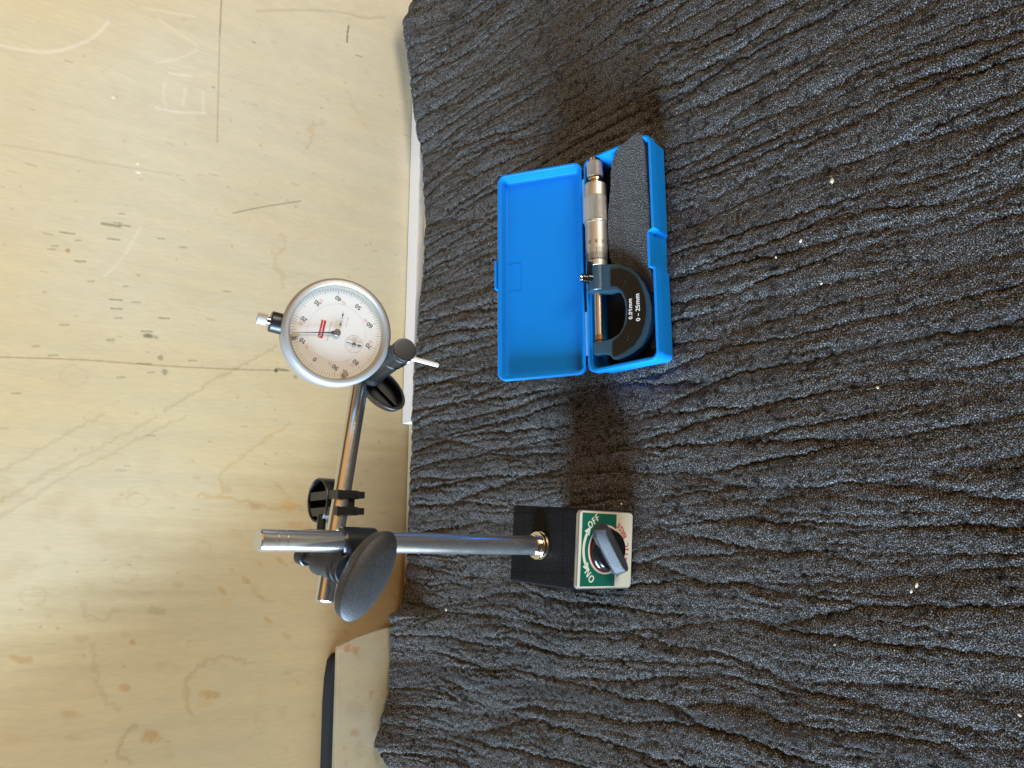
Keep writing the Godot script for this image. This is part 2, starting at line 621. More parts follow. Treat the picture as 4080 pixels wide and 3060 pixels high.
	blot(44, 72, 12, 16, Color8(170, 104, 58), 0.45)
	for q in [[361, 274, 1.4, 1.4], [311, 251, 1.0, 1.6], [304, 250, 1.0, 2.6], [299, 250, 0.8, 0.8]]:
		blot(q[0], q[1], q[2], q[3], Color8(255, 255, 255), 1.0)
	# the short dark pores that run with the grain
	var dashes := [255, 270, 13, 266, 263, 4, 258, 265, 6, 257, 260, 8, 241, 300, 10, 244, 267, 9, 237, 292, 4, 253, 232, 5, 229, 307, 4, 226, 309, 5, 250, 213, 4, 221, 289, 7, 207, 280, 4, 208, 255, 3, 196, 261, 9, 197, 246, 6, 189, 260, 8, 182, 258, 5, 188, 224, 8, 170, 295, 6, 175, 236, 8, 164, 262, 5, 146, 300, 6, 149, 236, 10, 143, 230, 5, 136, 252, 5, 115, 321, 5, 157, 199, 6, 220, 175, 6, 151, 312, 4]
	for i in range(0, dashes.size(), 3):
		var l: float = dashes[i + 2] * 0.5
		stroke([dashes[i] + 1, dashes[i + 1] - 4 - l, dashes[i], dashes[i + 1] - 4 + l], 0.9 if i else 1.7, grey if i else Color8(92, 96, 52), 0.8 if l > 3 else 0.6, 0.5)
	var rng := RandomNumberGenerator.new()
	rng.seed = 12
	for i in 420:
		var x := rng.randf_range(-200, 620)
		var y := rng.randf_range(-20, 400)
		if i % 3 == 0:
			var l := rng.randf_range(0.8, 3.5)
			stroke([x, y - l, x + rng.randf_range(-0.5, 0.5), y + l], rng.randf_range(0.7, 1.2), grey, rng.randf_range(0.12, 0.45))
		else:
			blot(x, y, rng.randf_range(0.6, 1.5), rng.randf_range(0.6, 2.0), [grey, brown, ochre][i % 3], rng.randf_range(0.15, 0.5))
	for i in 60:
		blot(rng.randf_range(-200, 60), rng.randf_range(0, 320), rng.randf_range(1.5, 5), rng.randf_range(2, 8), [ochre, brown][i % 2], rng.randf_range(0.08, 0.25), rng.randf_range(-40, 0))
	var wm := mat(1, 1, 1, 0.5)
	wm.albedo_texture = ImageTexture.create_from_image(wall_px)
	wm.metallic_specular = 0.35
	var g := Geo.new()
	var a := Vector3(-450, -30, -702)
	var b := Vector3(950, 670, -702)
	var q := [Vector3(a.x, a.y, a.z), Vector3(b.x, a.y, a.z), Vector3(b.x, b.y, a.z), Vector3(a.x, b.y, a.z)]
	var uv := [Vector2(0, 1), Vector2(1, 1), Vector2(1, 0), Vector2(0, 0)]
	g.tri(q[0], q[1], q[2], uv[0], uv[1], uv[2])
	g.tri(q[0], q[2], q[3], uv[0], uv[2], uv[3])
	g.add(box(Vector3(-450, -30, -720), Vector3(950, 670, -702.5), 0.0))
	var wall := put("wall", g, wm, self)
	wall.set_meta("kind", "structure")
	wall.set_meta("label", "pale plywood wall panel with chalk strokes, pores and stains")

	# the bench top under the mat
	var tm := mat(1, 1, 1, 0.55)
	tm.albedo_texture = ImageTexture.create_from_image(wood(512, 512, 40, false))
	tm.uv1_triplanar = true
	tm.uv1_scale = Vector3.ONE * 2.0
	var bench := put("bench_top", box(Vector3(-450, -40, -701.5), Vector3(950, -10, 60), 1.0), tm, self)
	bench.set_meta("kind", "structure")
	bench.set_meta("label", "plywood bench top under the dark mat")

	# white strip along the foot of the wall
	var strip := put("white_strip", box(Vector3(126, -9.9, -701), Vector3(640, -2.7, -684), 0.6), M.white_board, self)
	tag(strip, "white painted batten lying along the foot of the plywood wall", "batten")

	# the offcut standing against the wall at the left
	var om := mat(0.66, 0.63, 0.62, 0.55)
	om.albedo_texture = ImageTexture.create_from_image(offcut_image())
	var edge := [-70, 62, -74, 62.4, -440, 57, -440, -9.8, -52, -9.8, -55, 4, -59, 28, -64, 47]
	var og := Geo.new()
	for tr in [prism(poly(edge), -689.5, -684.0, 0.5)]:
		og.add(tr)
	for i in og.v.size():
		og.t[i] = Vector2((og.v[i].x + 260) / 220.0, (64 - og.v[i].y) / 80.0)
	var off := put("plywood_offcut", og, om, self)
	var gap_shade := put("gap_shade_strip", prism(poly([-440, 10, -84, 12, -76, 50, -77, 60, -82, 63.6, -96, 65.6, -116, 66.2, -150, 65.6, -440, 62]), -701.4, -690.2, 0.8), M.liner, self)  # dark strip added to stand for the shade in the gap
	tag(gap_shade, "black strip added between the plywood offcut and the wall as the shade in the gap", "gap shade")
	tag(off, "pale plywood offcut with a slanted end standing against the wall behind the mat", "board")

func offcut_image() -> Image:
	var im := wood(440, 160, 91, false)
	var keep := wall_px
	wall_px = im
	var ox := WX0 + 260.0
	# painted in the wall's own measure, shifted to this board
	for q in [[-72, 54, 4, 4, 0.75], [-74, 46, 3.5, 4, 0.7], [-110, 30, 3, 3, 0.5], [-140, 44, 3, 5, 0.5], [-96, 12, 3, 3, 0.3]]:
		blot(WX0 + (q[0] + 260.0) * 2.0 / WS, WY1 - (64.0 - q[1]) * 2.0 / WS, q[2] * 1.6, q[3] * 1.6, Color8(186, 112, 60), q[4])
	for k in 40:
		blot(WX0 + fposmod(k * 37.0, 210.0) * 2.0 / WS, WY1 - fposmod(k * 23.0, 70.0) * 2.0 / WS, 2.0 + k % 4, 3.0, Color8(150, 112, 70), 0.16 + 0.02 * (k % 5))
	wall_px = keep
	return im


# ---------------------------------------------------------------- the mat
func along(tab: Array, x: float) -> Vector2:   # table of x, z, y
	for i in range(0, tab.size() - 3, 3):
		if x <= tab[i + 3] or i == tab.size() - 6:
			var f := clampf((x - tab[i]) / (tab[i + 3] - tab[i]), 0.0, 1.0)
			return Vector2(lerpf(tab[i + 1], tab[i + 4], f), lerpf(tab[i + 2], tab[i + 5], f))
	return Vector2(-680, 0)

func build_mat() -> void:
	var tab := [-200, -681, 24, -152, -681, 30, -112, -681, 17.5, -74, -681, 18, -46, -681, 18.5, -41, -683, 8, -36, -685, 4, -15, -685, 0.5, 25, -685, 0, 88, -684, 0, 130, -683, 0, 200, -678, 0, 279, -671, 0, 316, -671, 0, 391, -681, 0, 434, -684, 7, 477, -684, 14, 523, -684, 26, 600, -684, 20]
	var nu := 960
	var nv := 900
	var cells := noise(1.0, FastNoiseLite.TYPE_CELLULAR, 1, 11)
	cells.cellular_return_type = FastNoiseLite.RETURN_DISTANCE2_SUB
	cells.cellular_jitter = 0.95
	var cells2 := noise(1.0, FastNoiseLite.TYPE_CELLULAR, 1, 23)
	cells2.cellular_return_type = FastNoiseLite.RETURN_DISTANCE2_SUB
	var sway := noise(0.011, FastNoiseLite.TYPE_SIMPLEX_SMOOTH, 2, 5)
	var fuzz := noise(0.55, FastNoiseLite.TYPE_VALUE, 2, 6)
	var lump := noise(0.012, FastNoiseLite.TYPE_SIMPLEX_SMOOTH, 2, 8)
	var V := PackedVector3Array()
	V.resize((nu + 1) * (nv + 1))
	var T := PackedVector2Array()
	T.resize(V.size())
	var C := PackedColorArray()
	C.resize(V.size())
	var fleck := noise(0.5, FastNoiseLite.TYPE_VALUE, 2, 61)
	var patch := noise(0.09, FastNoiseLite.TYPE_SIMPLEX, 3, 62)
	var edge_n := noise(0.15, FastNoiseLite.TYPE_SIMPLEX_SMOOTH, 3, 14)
	for j in nv + 1:
		var f := float(j) / nv
		for i in nu + 1:
			var u := float(i) / nu
			var x0 := -152.0 - 20.0 * smoothstep(0.0, 0.035, f) - 16.0 * smoothstep(0.02, 0.12, f)
			var x1 := 523.0 + 36.0 * smoothstep(0.0, 0.035, f) + 22.0 * smoothstep(0.03, 0.2, f)
			var x := lerpf(x0, x1, u)
			var e := along(tab, x)
			var z := lerpf(e.x + edge_n.get_noise_2d(x, 3.0) * 1.6, -40.0, f)
			var back := z - e.x
			var lift := e.y * pow(1.0 - smoothstep(0.0, 75.0, back), 1.5)
			# hump under the case
			var hump := 7.6 * smoothstep(-366.0, -420.0, z) * smoothstep(-560.0, -470.0, z) * smoothstep(80.0, 128.0, x) * smoothstep(330.0, 282.0, x)
			var wx := x + sway.get_noise_2d(x * 0.6, z * 0.4) * 5.5 + sway.get_noise_2d(x * 3.0 + 300.0, z * 1.4) * 2.0 + sway.get_noise_2d(x * 9.0, z * 10.0) * 1.5 + sway.get_noise_2d(x * 22.0, z * 26.0 + 70.0) * 0.8
			var a := cells.get_noise_2d(wx / 16.0, z / 210.0 + 7.0) + 1.0
			var b := cells2.get_noise_2d(wx / 7.5 + 40.0, z / 78.0) + 1.0
			var c := cells.get_noise_2d(wx / 4.0 + 90.0, z / 24.0) + 1.0
			var h := 2.3 * (1.0 - exp(-a * 12.0)) * (0.8 + 0.9 * lump.get_noise_2d(x + 500.0, z * 0.4)) + 0.6 * a
			h += 1.1 * (1.0 - exp(-b * 8.5)) * (0.8 + 0.8 * lump.get_noise_2d(x * 1.7, z + 900.0)) + 0.32 * (1.0 - exp(-c * 4.0))
			h += fuzz.get_noise_2d(x, z) * (0.44 + 0.4 * sway.get_noise_2d(z * 3.0, x * 3.0)) + lump.get_noise_2d(x, z) * 1.1 - 1.2
			var y := h - 2.6 + lift + hump
			if back < 2.5:
				y -= (2.5 - back) * 0.5
			V[j * (nu + 1) + i] = Vector3(x, y, z) * MM
			T[j * (nu + 1) + i] = Vector2(x, z) / 200.0
			var tone := clampf(1.0 + 1.15 * fleck.get_noise_2d(x, z) + 0.4 * patch.get_noise_2d(x, z * 0.6), 0.16, 2.2)
			C[j * (nu + 1) + i] = Color(tone * 1.08, tone, tone * 0.89)
	var N := PackedVector3Array()
	N.resize(V.size())
	var I := PackedInt32Array()
	I.resize(nu * nv * 6)
	var k := 0
	for j in nv + 1:
		for i in nu + 1:
			var o := j * (nu + 1) + i
			var dx := V[o + (1 if i < nu else 0)] - V[o - (1 if i > 0 else 0)]
			var dz := V[o + ((nu + 1) if j < nv else 0)] - V[o - ((nu + 1) if j > 0 else 0)]
			N[o] = dz.cross(dx).normalized()
			if i < nu and j < nv:
				I[k] = o; I[k + 1] = o + 1; I[k + 2] = o + nu + 2
				I[k + 3] = o; I[k + 4] = o + nu + 2; I[k + 5] = o + nu + 1
				k += 6
	var A := []
	A.resize(Mesh.ARRAY_MAX)
	A[Mesh.ARRAY_VERTEX] = V
	A[Mesh.ARRAY_NORMAL] = N
	A[Mesh.ARRAY_TEX_UV] = T
	A[Mesh.ARRAY_COLOR] = C
	A[Mesh.ARRAY_INDEX] = I
	var mm := ArrayMesh.new()
	mm.add_surface_from_arrays(Mesh.PRIMITIVE_TRIANGLES, A)
	var m := mat(1, 1, 1, 0.95)
	m.metallic_specular = 0.25
	m.vertex_color_use_as_albedo = true
	m.albedo_texture = noise_map(0.13, 1536, ramp([[0.0, Color8(20, 19, 19)], [0.36, Color8(34, 33, 33)], [0.5, Color8(64, 63, 63)], [0.6, Color8(94, 92, 92)], [0.7, Color8(140, 137, 133)], [0.8, Color8(190, 186, 178)], [1.0, Color8(220, 215, 205)]]), 4, 17)
	m.heightmap_enabled = true
	m.heightmap_texture = noise_map(0.13, 1536, null, 4, 17)
	m.heightmap_scale = 0.065
	m.rim_enabled = true
	m.rim = 0.12
	var root := thing("ridged_mat", "large dark grey ridged foam mat under the measuring tools", "mat", Transform3D())
	var top := MeshInstance3D.new()
	top.name = "surface"
	top.mesh = mm
	top.material_override = m
	root.add_child(top, true)
	# the cut edge all round, about eight millimetres thick
	var g := Geo.new()
	var border := PackedVector3Array()
	for i in nu + 1:
		border.append(V[i] / MM)
	for j in range(1, nv + 1):
		border.append(V[j * (nu + 1) + nu] / MM)
	for i in range(nu - 1, -1, -1):
		border.append(V[nv * (nu + 1) + i] / MM)
	for j in range(nv - 1, 0, -1):
		border.append(V[j * (nu + 1)] / MM)
	for i in border.size():
		var p := border[i]
		var q := border[(i + 1) % border.size()]
		var d := Vector3(0, -7.0, 0)
		g.tri(p, q + d, q)
		g.tri(p, p + d, q + d)
	put("cut_edge", g, M.mat_edge, root)


# ---------------------------------------------------------------- the magnetic stand
func build_stand() -> void:
	var base := Vector3(10.25, 0, -437.84)
	var root := thing("magnetic_stand", "black magnetic base with chrome post, clamps and horizontal arm rod", "measuring stand", Transform3D(Basis(), base * MM))
	var turn := Basis(Vector3.UP, deg_to_rad(-4.2284))
	var bx := Transform3D(turn, Vector3(8.01, 0, -407.57))   # middle of the front face at its foot
	# block: 50 wide, 61 deep, 51 high, a shallow slot under it
	var sect := rrect(50, 51, 1.6, 3)
	put("base_block", moved(prism(sect, -60.7, 0, 0.9), bx * Transform3D(Basis(), Vector3(0, 25.2, 0))), M.black_paint, root, base)

	# label plate on the front
	var pl := bx * Transform3D(Basis(), Vector3(0, 25.4, 0))
	var plate := put("label_plate", moved(prism(rrect(48.4, 48.0, 3.0, 6), 0.02, 3.0, 0.7), pl), M.plate_edge, root, base)
	var face := put("plate_face", moved(prism(rrect(47.0, 46.6, 2.5, 6), 3.0, 3.12), pl), M.cream, plate, base)
	face.name = "enamel_face"
	put("green_panel", moved(prism(poly([-22.6, -8.6, 22.4, -8.6, 22.4, 21.2, -22.6, 21.2]), 3.12, 3.2), pl), M.green, plate, base)
	put("cream_ring", moved(arc_band(0.1, 15.4, 0, 360, 3.2, 0.06, 64), pl), M.cream, plate, base)
	put("red_ring", moved(arc_band(0.1, 14.2, 0, 360, 3.26, 0.06, 64), pl), M.ring_red, plate, base)
	var txt := Geo.new()
	txt.add(lettering("ON", 4.6, true), flat_at(-16.0, 13.2, 3.24, 40))
	txt.add(lettering("OFF", 4.3, true), flat_at(17.3, 11.6, 3.24, -50))
	put("switch_words", moved(txt, pl), M.print_cream, plate, base)
	var ar := Geo.new()
	ar.add(arc_band(18.3, 20.3, 58, 120, 3.2, 0.08, 24))
	for s in [[124.5, 1.0], [53.5, -1.0]]:
		var t := deg_to_rad(s[0])
		var c := Vector2(cos(t), sin(t)) * 19.4
		var d: Vector2 = Vector2(-sin(t), cos(t)) * s[1]
		var n := Vector2(cos(t), sin(t))
		ar.add(prism(PackedVector2Array([c + d * 3.2, c - d * 2.2 + n * 2.6, c - d * 2.2 - n * 2.6]), 3.2, 3.28))
	put("double_arrow", moved(ar, pl), M.print_cream, plate, base)
	var word := "MAGNETIC BASE"
	var wg := Geo.new()
	for i in word.length():
		if word[i] == " ":
			continue
		var t := 217.0 + 9.0 * i
		wg.add(lettering(word[i], 3.6, true), flat_at(cos(deg_to_rad(t)) * 18.6, sin(deg_to_rad(t)) * 18.6, 3.15, t + 90))
	put("red_lettering", moved(wg, pl), M.print_red, plate, base)

	# the turning switch
	var kn := put("switch_knob", moved(lathe([Vector2(13.4, 3.2), Vector2(13.4, 5.0), Vector2(12.9, 5.6), Vector2(12.6, 6.2), Vector2(12.6, 8.0), Vector2(11.9, 8.8), Vector2(11.0, 8.9), Vector2(0.1, 8.2)], 64), pl), M.black_gloss, root, base)
	var hl := []
	for s in [[7.5, 1.1, 1.04], [10.5, 1.08, 1.0], [14.8, 1.0, 0.46], [15.3, 0.97, 0.34]]:
		var l := PackedVector3Array()
		for q in [[-15.8, -3.6], [-12.5, -6.0], [-6.0, -6.4], [6.0, -6.4], [12.5, -6.0], [16.2, -3.4], [17.0, 0.0], [16.2, 3.4], [12.5, 6.0], [6.0, 6.4], [-6.0, 6.4], [-12.5, 6.0], [-15.8, 3.6], [-16.6, 0.0]]:
			l.append(Vector3(q[0] * s[1], q[1] * s[2], s[0]))
		hl.append(l)
	put("handle", moved(Geo.new().loft(hl), pl * Transform3D(Basis(Vector3.BACK, deg_to_rad(38)), Vector3(0.6, 2.2, 0))), M.black_matte, kn, base, 30.0)

	# chrome post with two turned lines near its top
	var up := frame(base, Vector3.UP, Vector3.BACK)
	var prof := [Vector2(6.02, 50.9)]
	for gr in [227.0, 232.2]:
		prof.append_array([Vector2(6.02, gr - 0.4), Vector2(5.75, gr - 0.2), Vector2(5.75, gr + 0.2), Vector2(6.02, gr + 0.4)])
	prof.append_array([Vector2(6.02, 240.3), Vector2(5.4, 241.0)])
	put("post", moved(lathe(prof, 72), up), M.chrome, root, base)
	put("collar", moved(lathe([Vector2(8.9, 51.0), Vector2(8.9, 52.0), Vector2(8.3, 52.4), Vector2(8.3, 53.0), Vector2(8.8, 53.4), Vector2(8.8, 54.8), Vector2(8.5, 55.1), Vector2(6.1, 55.2)], 64), up), M.brass, root, base)
	put("collar_thread", moved(ringed([Vector2(6.1, 55.1), Vector2(6.9, 55.1), Vector2(6.6, 56.0), Vector2(6.9, 56.4), Vector2(6.5, 57.2), Vector2(6.7, 57.6), Vector2(6.1, 58.4)], 48), up), M.bright, root, base)

	# clamp round the post, joined to a drum on the bolt
	var b := Vector3(-0.19, -0.21, 0.96).normalized()
	var bolt0 := Vector3(2.6, 198.6, -474.0)
	var bolt := frame(bolt0, b)
	var sleeve := moved(ringed([Vector2(6.04, 173.5), Vector2(7.2, 173.2), Vector2(8.0, 174.2), Vector2(8.0, 193.0), Vector2(7.2, 194.2), Vector2(6.04, 194.0)], 48), up)
	var pc := put("post_clamp", sleeve, M.black, root, base)
	var ear := prism(poly([0.5, -7.5, 0.5, 7.2, -14.0, 7.4, -18.5, 4.0, -20.0, 0.0, -18.5, -5.0, -14.0, -7.6]), -6.4, 6.2, 0.8)
	put("ear", moved(ear, frame(Vector3(10.2, 186.0, -436.5), Vector3(-0.08, -0.12, 1), Vector3(-0.3, 1, 0.1))), M.black, pc, base)
	var drum := Geo.new()
	drum.add(lathe([Vector2(6.4, 15.0), Vector2(7.6, 16.0), Vector2(7.8, 30.5), Vector2(7.4, 31.4)], 48))
	var dr := put("arm_clamp", moved(drum, bolt), M.black_matte, root, base)
	var teeth := Geo.new()
	for zz in [32.0, 36.6]:
		var l0 := PackedVector3Array()
		var l1 := PackedVector3Array()
		for i in 96:
			var r := 8.5 - 0.35 * float(i % 2)
			l0.append(Vector3(cos(TAU * i / 96) * r, sin(TAU * i / 96) * r, zz))
			l1.append(Vector3(cos(TAU * i / 96) * r, sin(TAU * i / 96) * r, zz + 3.4))
		teeth.loft([circle(7.6, zz - 0.4, 96), l0, l1, circle(7.6, zz + 3.8, 96)])
	put("serrated_disc", moved(teeth, bolt), M.black, dr, base, 20.0)
	put("clamp_bolt", moved(lathe([Vector2(4.4, -2.0), Vector2(5.2, -1.2), Vector2(5.2, 4.0), Vector2(4.6, 4.6), Vector2(3.0, 4.6), Vector2(3.0, 50.0)], 36), bolt), M.black, root, base)

	# oval wing knob
	var long := Vector3(-0.886, 0.463, 0.0)
	var wk := Transform3D(Basis(), Vector3(-6.4, 190.0, -421.0))
	var wx := (long - b * long.dot(b)).normalized()
	wk.basis = Basis(wx, b.cross(wx), b)
	put("wing_knob", moved(oval_knob(25.6, 13.4, false), wk), M.black_matte, root, base, 30.0)

	# arm rod, square to the post and level with the wall
	var r0 := Vector3(-22.5, 195.2, -451.5)
	var r1 := Vector3(124.0, 173.6, -455.6)
	var ra := frame(r0, r1 - r0)
	put("arm_rod", moved(rod(5.15, 0, (r1 - r0).length(), 0.7, 64), ra), M.chrome, root, base)

	# the spare ring clip on the rod
	var rc := frame(Vector3(34.2, 0, -470.5), Vector3.UP, Vector3.BACK)
	var clip := put("ring_clip", moved(ringed([Vector2(11.5, 179.5), Vector2(12.9, 179.5), Vector2(12.9, 192.4), Vector2(12.6, 193.0), Vector2(11.7, 193.0), Vector2(11.5, 192.6)], 56), rc), M.black, root, base)
	for x in [36.6, 27.4]:
		var jaw := Geo.new()
		jaw.add(box(Vector3(x - 2.4, 179.0, -481.0), Vector3(x + 2.4, 192.4, -446.2), 0.4))
		jaw.add(box(Vector3(x - 1.9, 175.6, -456.0), Vector3(x + 1.9, 181.0, -445.6), 0.4))
		put("jaw", jaw, M.black, clip, base)
	put("jaw_bridge", box(Vector3(28.6, 180.2, -464.0), Vector3(35.4, 188.0, -448.6), 0.5), M.black, clip, base)
	put("clip_pin", moved(rod(2.5, 0, 18, 0.3, 24), frame(Vector3(8.0, 192.2, -466), Vector3(1, -0.03, 0))), M.black, clip, base)

	# barrel clamp at the rod's far end, with its hollow wing behind
	var c0 := Vector3(108.4, 172.6, -447.0)
	var c1 := Vector3(110.6, 184.4, -392.6)
	var len := (c1 - c0).length()
	var bf := frame(c0, c1 - c0)
	var barrel := put("end_clamp", moved(lathe([Vector2(7.4, -10), Vector2(7.6, 0), Vector2(6.4, 1.0), Vector2(6.4, len - 19.0), Vector2(5.9, len - 18.5), Vector2(5.9, len - 17.5), Vector2(6.4, len - 17.0), Vector2(6.4, len - 4.2), Vector2(6.15, len - 3.9), Vector2(6.4, len - 3.6), Vector2(6.5, len - 0.8), Vector2(6.1, len - 0.1), Vector2(5.5, len + 0.05), Vector2(0.1, len + 0.05)], 56), bf), M.black, root, base)
	for s in [[200.0, 9.0], [214.0, 14.0], [188.0, 16.0]]:
		var tt := deg_to_rad(s[0])
		put("lug", moved(prism(rrect(3.4, 1.6, 0.7, 3), 0.0, 0.9, 0.2), bf * frame(Vector3(cos(tt) * 6.0, sin(tt) * 6.0, len - s[1]), Vector3(cos(tt), sin(tt), 0), Vector3.BACK)), M.black_gloss, barrel, base)
	var cup := frame(Vector3(100.6, 164.6, -448.0), c1 - c0)
	var lx := Vector3(-0.66, -0.75, 0.05)
	var cz := cup.basis.z
	lx = (lx - cz * lx.dot(cz)).normalized()
	cup.basis = Basis(lx, cz.cross(lx), cz)
	put("hollow_wing", moved(oval_knob(16.0, 9.0, true), cup), M.black, root, base, 30.0)

func oval_knob(a: float, c: float, hollow: bool) -> Geo:
	var loops := []
	if hollow:
		for s in [[0.9, -10.0], [1.0, -7.0], [1.02, -0.5], [0.99, 0.0], [0.9, 0.0], [0.86, -0.6], [0.8, -7.5]]:
			loops.append(circle(1.0, s[1], 64, a * s[0], c * s[0]))
		var g := Geo.new().loft(loops)
		g.add(box(Vector3(-a * 0.8, -0.6, -8.0), Vector3(a * 0.8, 0.6, -5.0), 0.1))
		return g
	for s in [[0.84, 0.0], [0.92, 0.5], [0.95, 1.2], [1.0, 6.6], [0.985, 7.2], [0.94, 7.9], [0.86, 8.8], [0.74, 9.8], [0.56, 10.7], [0.36, 11.2], [0.16, 11.5]]:
		loops.append(circle(1.0, s[1], 72, a * pow(s[0], 0.8), c * s[0]))
	return Geo.new().loft(loops)


# ---------------------------------------------------------------- the dial indicator
func build_dial() -> void:
	var n := Vector3(-0.10881758, 0.25954769, 0.95957998).normalized()
	var st := Vector3(-0.15263302, -0.95822781, 0.24187317)
	var x := Transform3D(Basis((-st).cross(n).normalized(), -st, n), Vector3(118.4, 215.68, -408.92) * MM)
	var root := thing("dial_indicator", "round white-faced dial indicator with grey bezel held at the end of the arm", "dial indicator", x)
	put("case", lathe([Vector2(28.0, -6.0), Vector2(28.0, -19.0), Vector2(27.2, -21.5), Vector2(25.0, -23.0), Vector2(10.0, -23.6), Vector2(0.1, -23.6)], 96, false, true), M.grey_case, root)
	put("bezel", ringed([Vector2(24.8, -4.6), Vector2(24.9, -1.9), Vector2(25.5, -0.5), Vector2(26.2, 0.0), Vector2(27.4, -0.1), Vector2(28.4, -0.9), Vector2(29.0, -2.2), Vector2(29.0, -6.2), Vector2(28.4, -7.0), Vector2(26.0, -7.0)], 120), M.bezel, root)
	put("rehaut", ringed([Vector2(24.3, -4.5), Vector2(24.75, -1.8), Vector2(24.95, -1.8), Vector2(24.8, -4.7)], 96), M.tan, root)
	var z := -4.4
	var face := put("dial_face", lathe([Vector2(24.8, z - 0.4), Vector2(24.8, z)], 96), M.dial, root)
	# graduations turn with the bezel; the disc in the middle stays square to the stem
	var turned := 64.2
	var tk := Geo.new()
	for k in 100:
		var a := deg_to_rad(90.0 + turned - 3.6 * k)
		var d := Vector2(cos(a), sin(a))
		var big := k % 5 == 0
		tk.add(bar(d * (20.7 if k % 10 == 0 else 21.2 if big else 21.9), d * 23.9, 0.26 if big else 0.2, z, 0.03))
	put("graduations", tk, M.ink_grey, face)
	var nums := Geo.new()
	for k in 10:
		var a := deg_to_rad(90.0 + turned - 36.0 * k)
		nums.add(lettering(str(k * 10), 2.3, true), Transform3D(Basis(Vector3.BACK, deg_to_rad(turned)), Vector3(cos(a) * 18.5, sin(a) * 18.5, z)))
	put("numerals", nums, M.ink, face)
	var reds := Geo.new()
	var rp := [90, 50, 70, 80, -35, 55, 70, 55, -30, 60, 70, 55, 40, -55, -60, 30, 30, -55, 20, -45, 40, 10, -65, -45]
	var spin := Basis(Vector3.BACK, deg_to_rad(turned))
	for i in range(0, rp.size(), 3):
		var black_at: int = [1, 2, 3, 4, 6, 7, 8, 9][i / 3]
		var a := deg_to_rad(90.0 + turned - 36.0 * black_at)
		var d := Vector2(rp[i + 1], rp[i + 2])
		# offset given as the picture shows it: turn it into the dial's own axes
		var off := Vector2(d.dot(Vector2(0.253, -0.967)), d.dot(Vector2(-0.967, -0.253))) / 25.0
		reds.add(lettering(str(rp[i]), 1.5, false), Transform3D(spin, Vector3(cos(a) * 18.5 + off.x, sin(a) * 18.5 + off.y, z)))
	put("red_numerals", reds, M.ink_red, face)
	put("inner_circle", arc_band(15.5, 15.66, 0, 360, z, 0.03, 90), M.ink_pale, face)
	put("red_badge", prism(poly([-4.9, 6.65, 4.9, 6.65, 4.9, 9.35, -4.9, 9.35]), z, z + 0.04), M.logo_red, face)
	# the flowing white script on the badge
	var sc := Geo.new()
	var path := [-4.6, 8.5, -3.9, 8.6, -3.6, 7.6, -3.0, 8.2, -2.6, 7.6, -1.9, 8.9, -1.5, 7.5, -0.9, 8.5, -0.5, 7.7, 0.1, 8.4, 0.6, 7.9, 1.6, 8.2, 2.8, 8.0, 4.8, 8.3]
	for i in range(0, path.size() - 2, 2):
		sc.add(bar(Vector2(path[i], path[i + 1]), Vector2(path[i + 2], path[i + 3]), 0.3, z + 0.04, 0.03))
	put("badge_script", sc, M.logo_white, face)
	put("maker_line", moved(lettering("Made in Germany", 0.95, false, "Droid Sans", 0.03), flat_at(-0.2, 4.1, z)), M.ink_grey, face)
	var ar := Geo.new()
	for s in [1.0, -1.0]:
		ar.add(prism(PackedVector2Array([Vector2(7.6 + s * 1.0, -1.0), Vector2(7.6 + s * 3.2, -0.4), Vector2(7.6 + s * 3.2, -1.6)]), z, z + 0.03))
		ar.add(bar(Vector2(7.6 + s * 3.0, -1.0), Vector2(7.6 + s * 4.8, -1.0), 0.16, z, 0.03))
		ar.add(bar(Vector2(7.6 + s * 0.8, -1.9), Vector2(7.6 + s * 0.8, -0.1), 0.16, z, 0.03))
	put("step_arrows", ar, M.ink, face)
	put("step_text", moved(lettering("0.01 mm", 1.0, false, "Droid Sans", 0.03), flat_at(7.4, -4.0, z)), M.ink_grey, face)
	var sx := -3.6
	var sy := -10.2
	put("small_circle", moved(arc_band(4.6, 4.76, 0, 360, z, 0.03, 60), flat_at(sx, sy, 0)), M.ink_grey, face)
	var sn := Geo.new()
	for k in 10:
		var a := deg_to_rad(90.0 - 36.0 * k)
		sn.add(lettering(str(k), 0.85, false, "Droid Sans", 0.03), flat_at(sx + cos(a) * 3.6, sy + sin(a) * 3.6, z))
		sn.add(lettering(str((10 - k) % 10), 0.6, false, "Droid Sans", 0.03), flat_at(sx + cos(a) * 2.4, sy + sin(a) * 2.4, z))
	put("small_numerals", sn, M.ink_grey, face)
	var sh := Geo.new()
	sh.add(bar(Vector2(sx, sy - 2.6), Vector2(sx, sy + 4.2), 0.34, z + 0.6, 0.15))
	sh.add(prism(poly([sx - 0.2, sy - 4.2, sx + 0.2, sy - 4.2, sx + 0.5, sy - 2.6, sx, sy - 2.0, sx - 0.5, sy - 2.6]), z + 0.6, z + 0.75))
	var hand2 := put("small_hand", sh, M.ink, root)
	put("small_hub", moved(rod(1.05, 0, 0.7, 0.2, 28), flat_at(sx, sy, z + 0.4)), M.hub, hand2)
	# long hand
	var ha := 104.7
	var hg := Geo.new()
	hg.add(prism(poly([0.0, -0.3, 2.2, -1.1, 3.6, -0.42, 12.0, -0.24, 20.8, -0.14, 20.8, 0.14, 12.0, 0.24, 3.6, 0.42, 2.2, 1.1, 0.0, 0.3]), 0, 0.2))
	var hand := put("long_hand", moved(hg, flat_at(0, 0, z + 1.3, ha)), M.hand, root)
	put("hub", moved(rod(1.95, 0, 0.9, 0.3, 40), flat_at(0, 0, z + 1.0)), M.hub, hand)
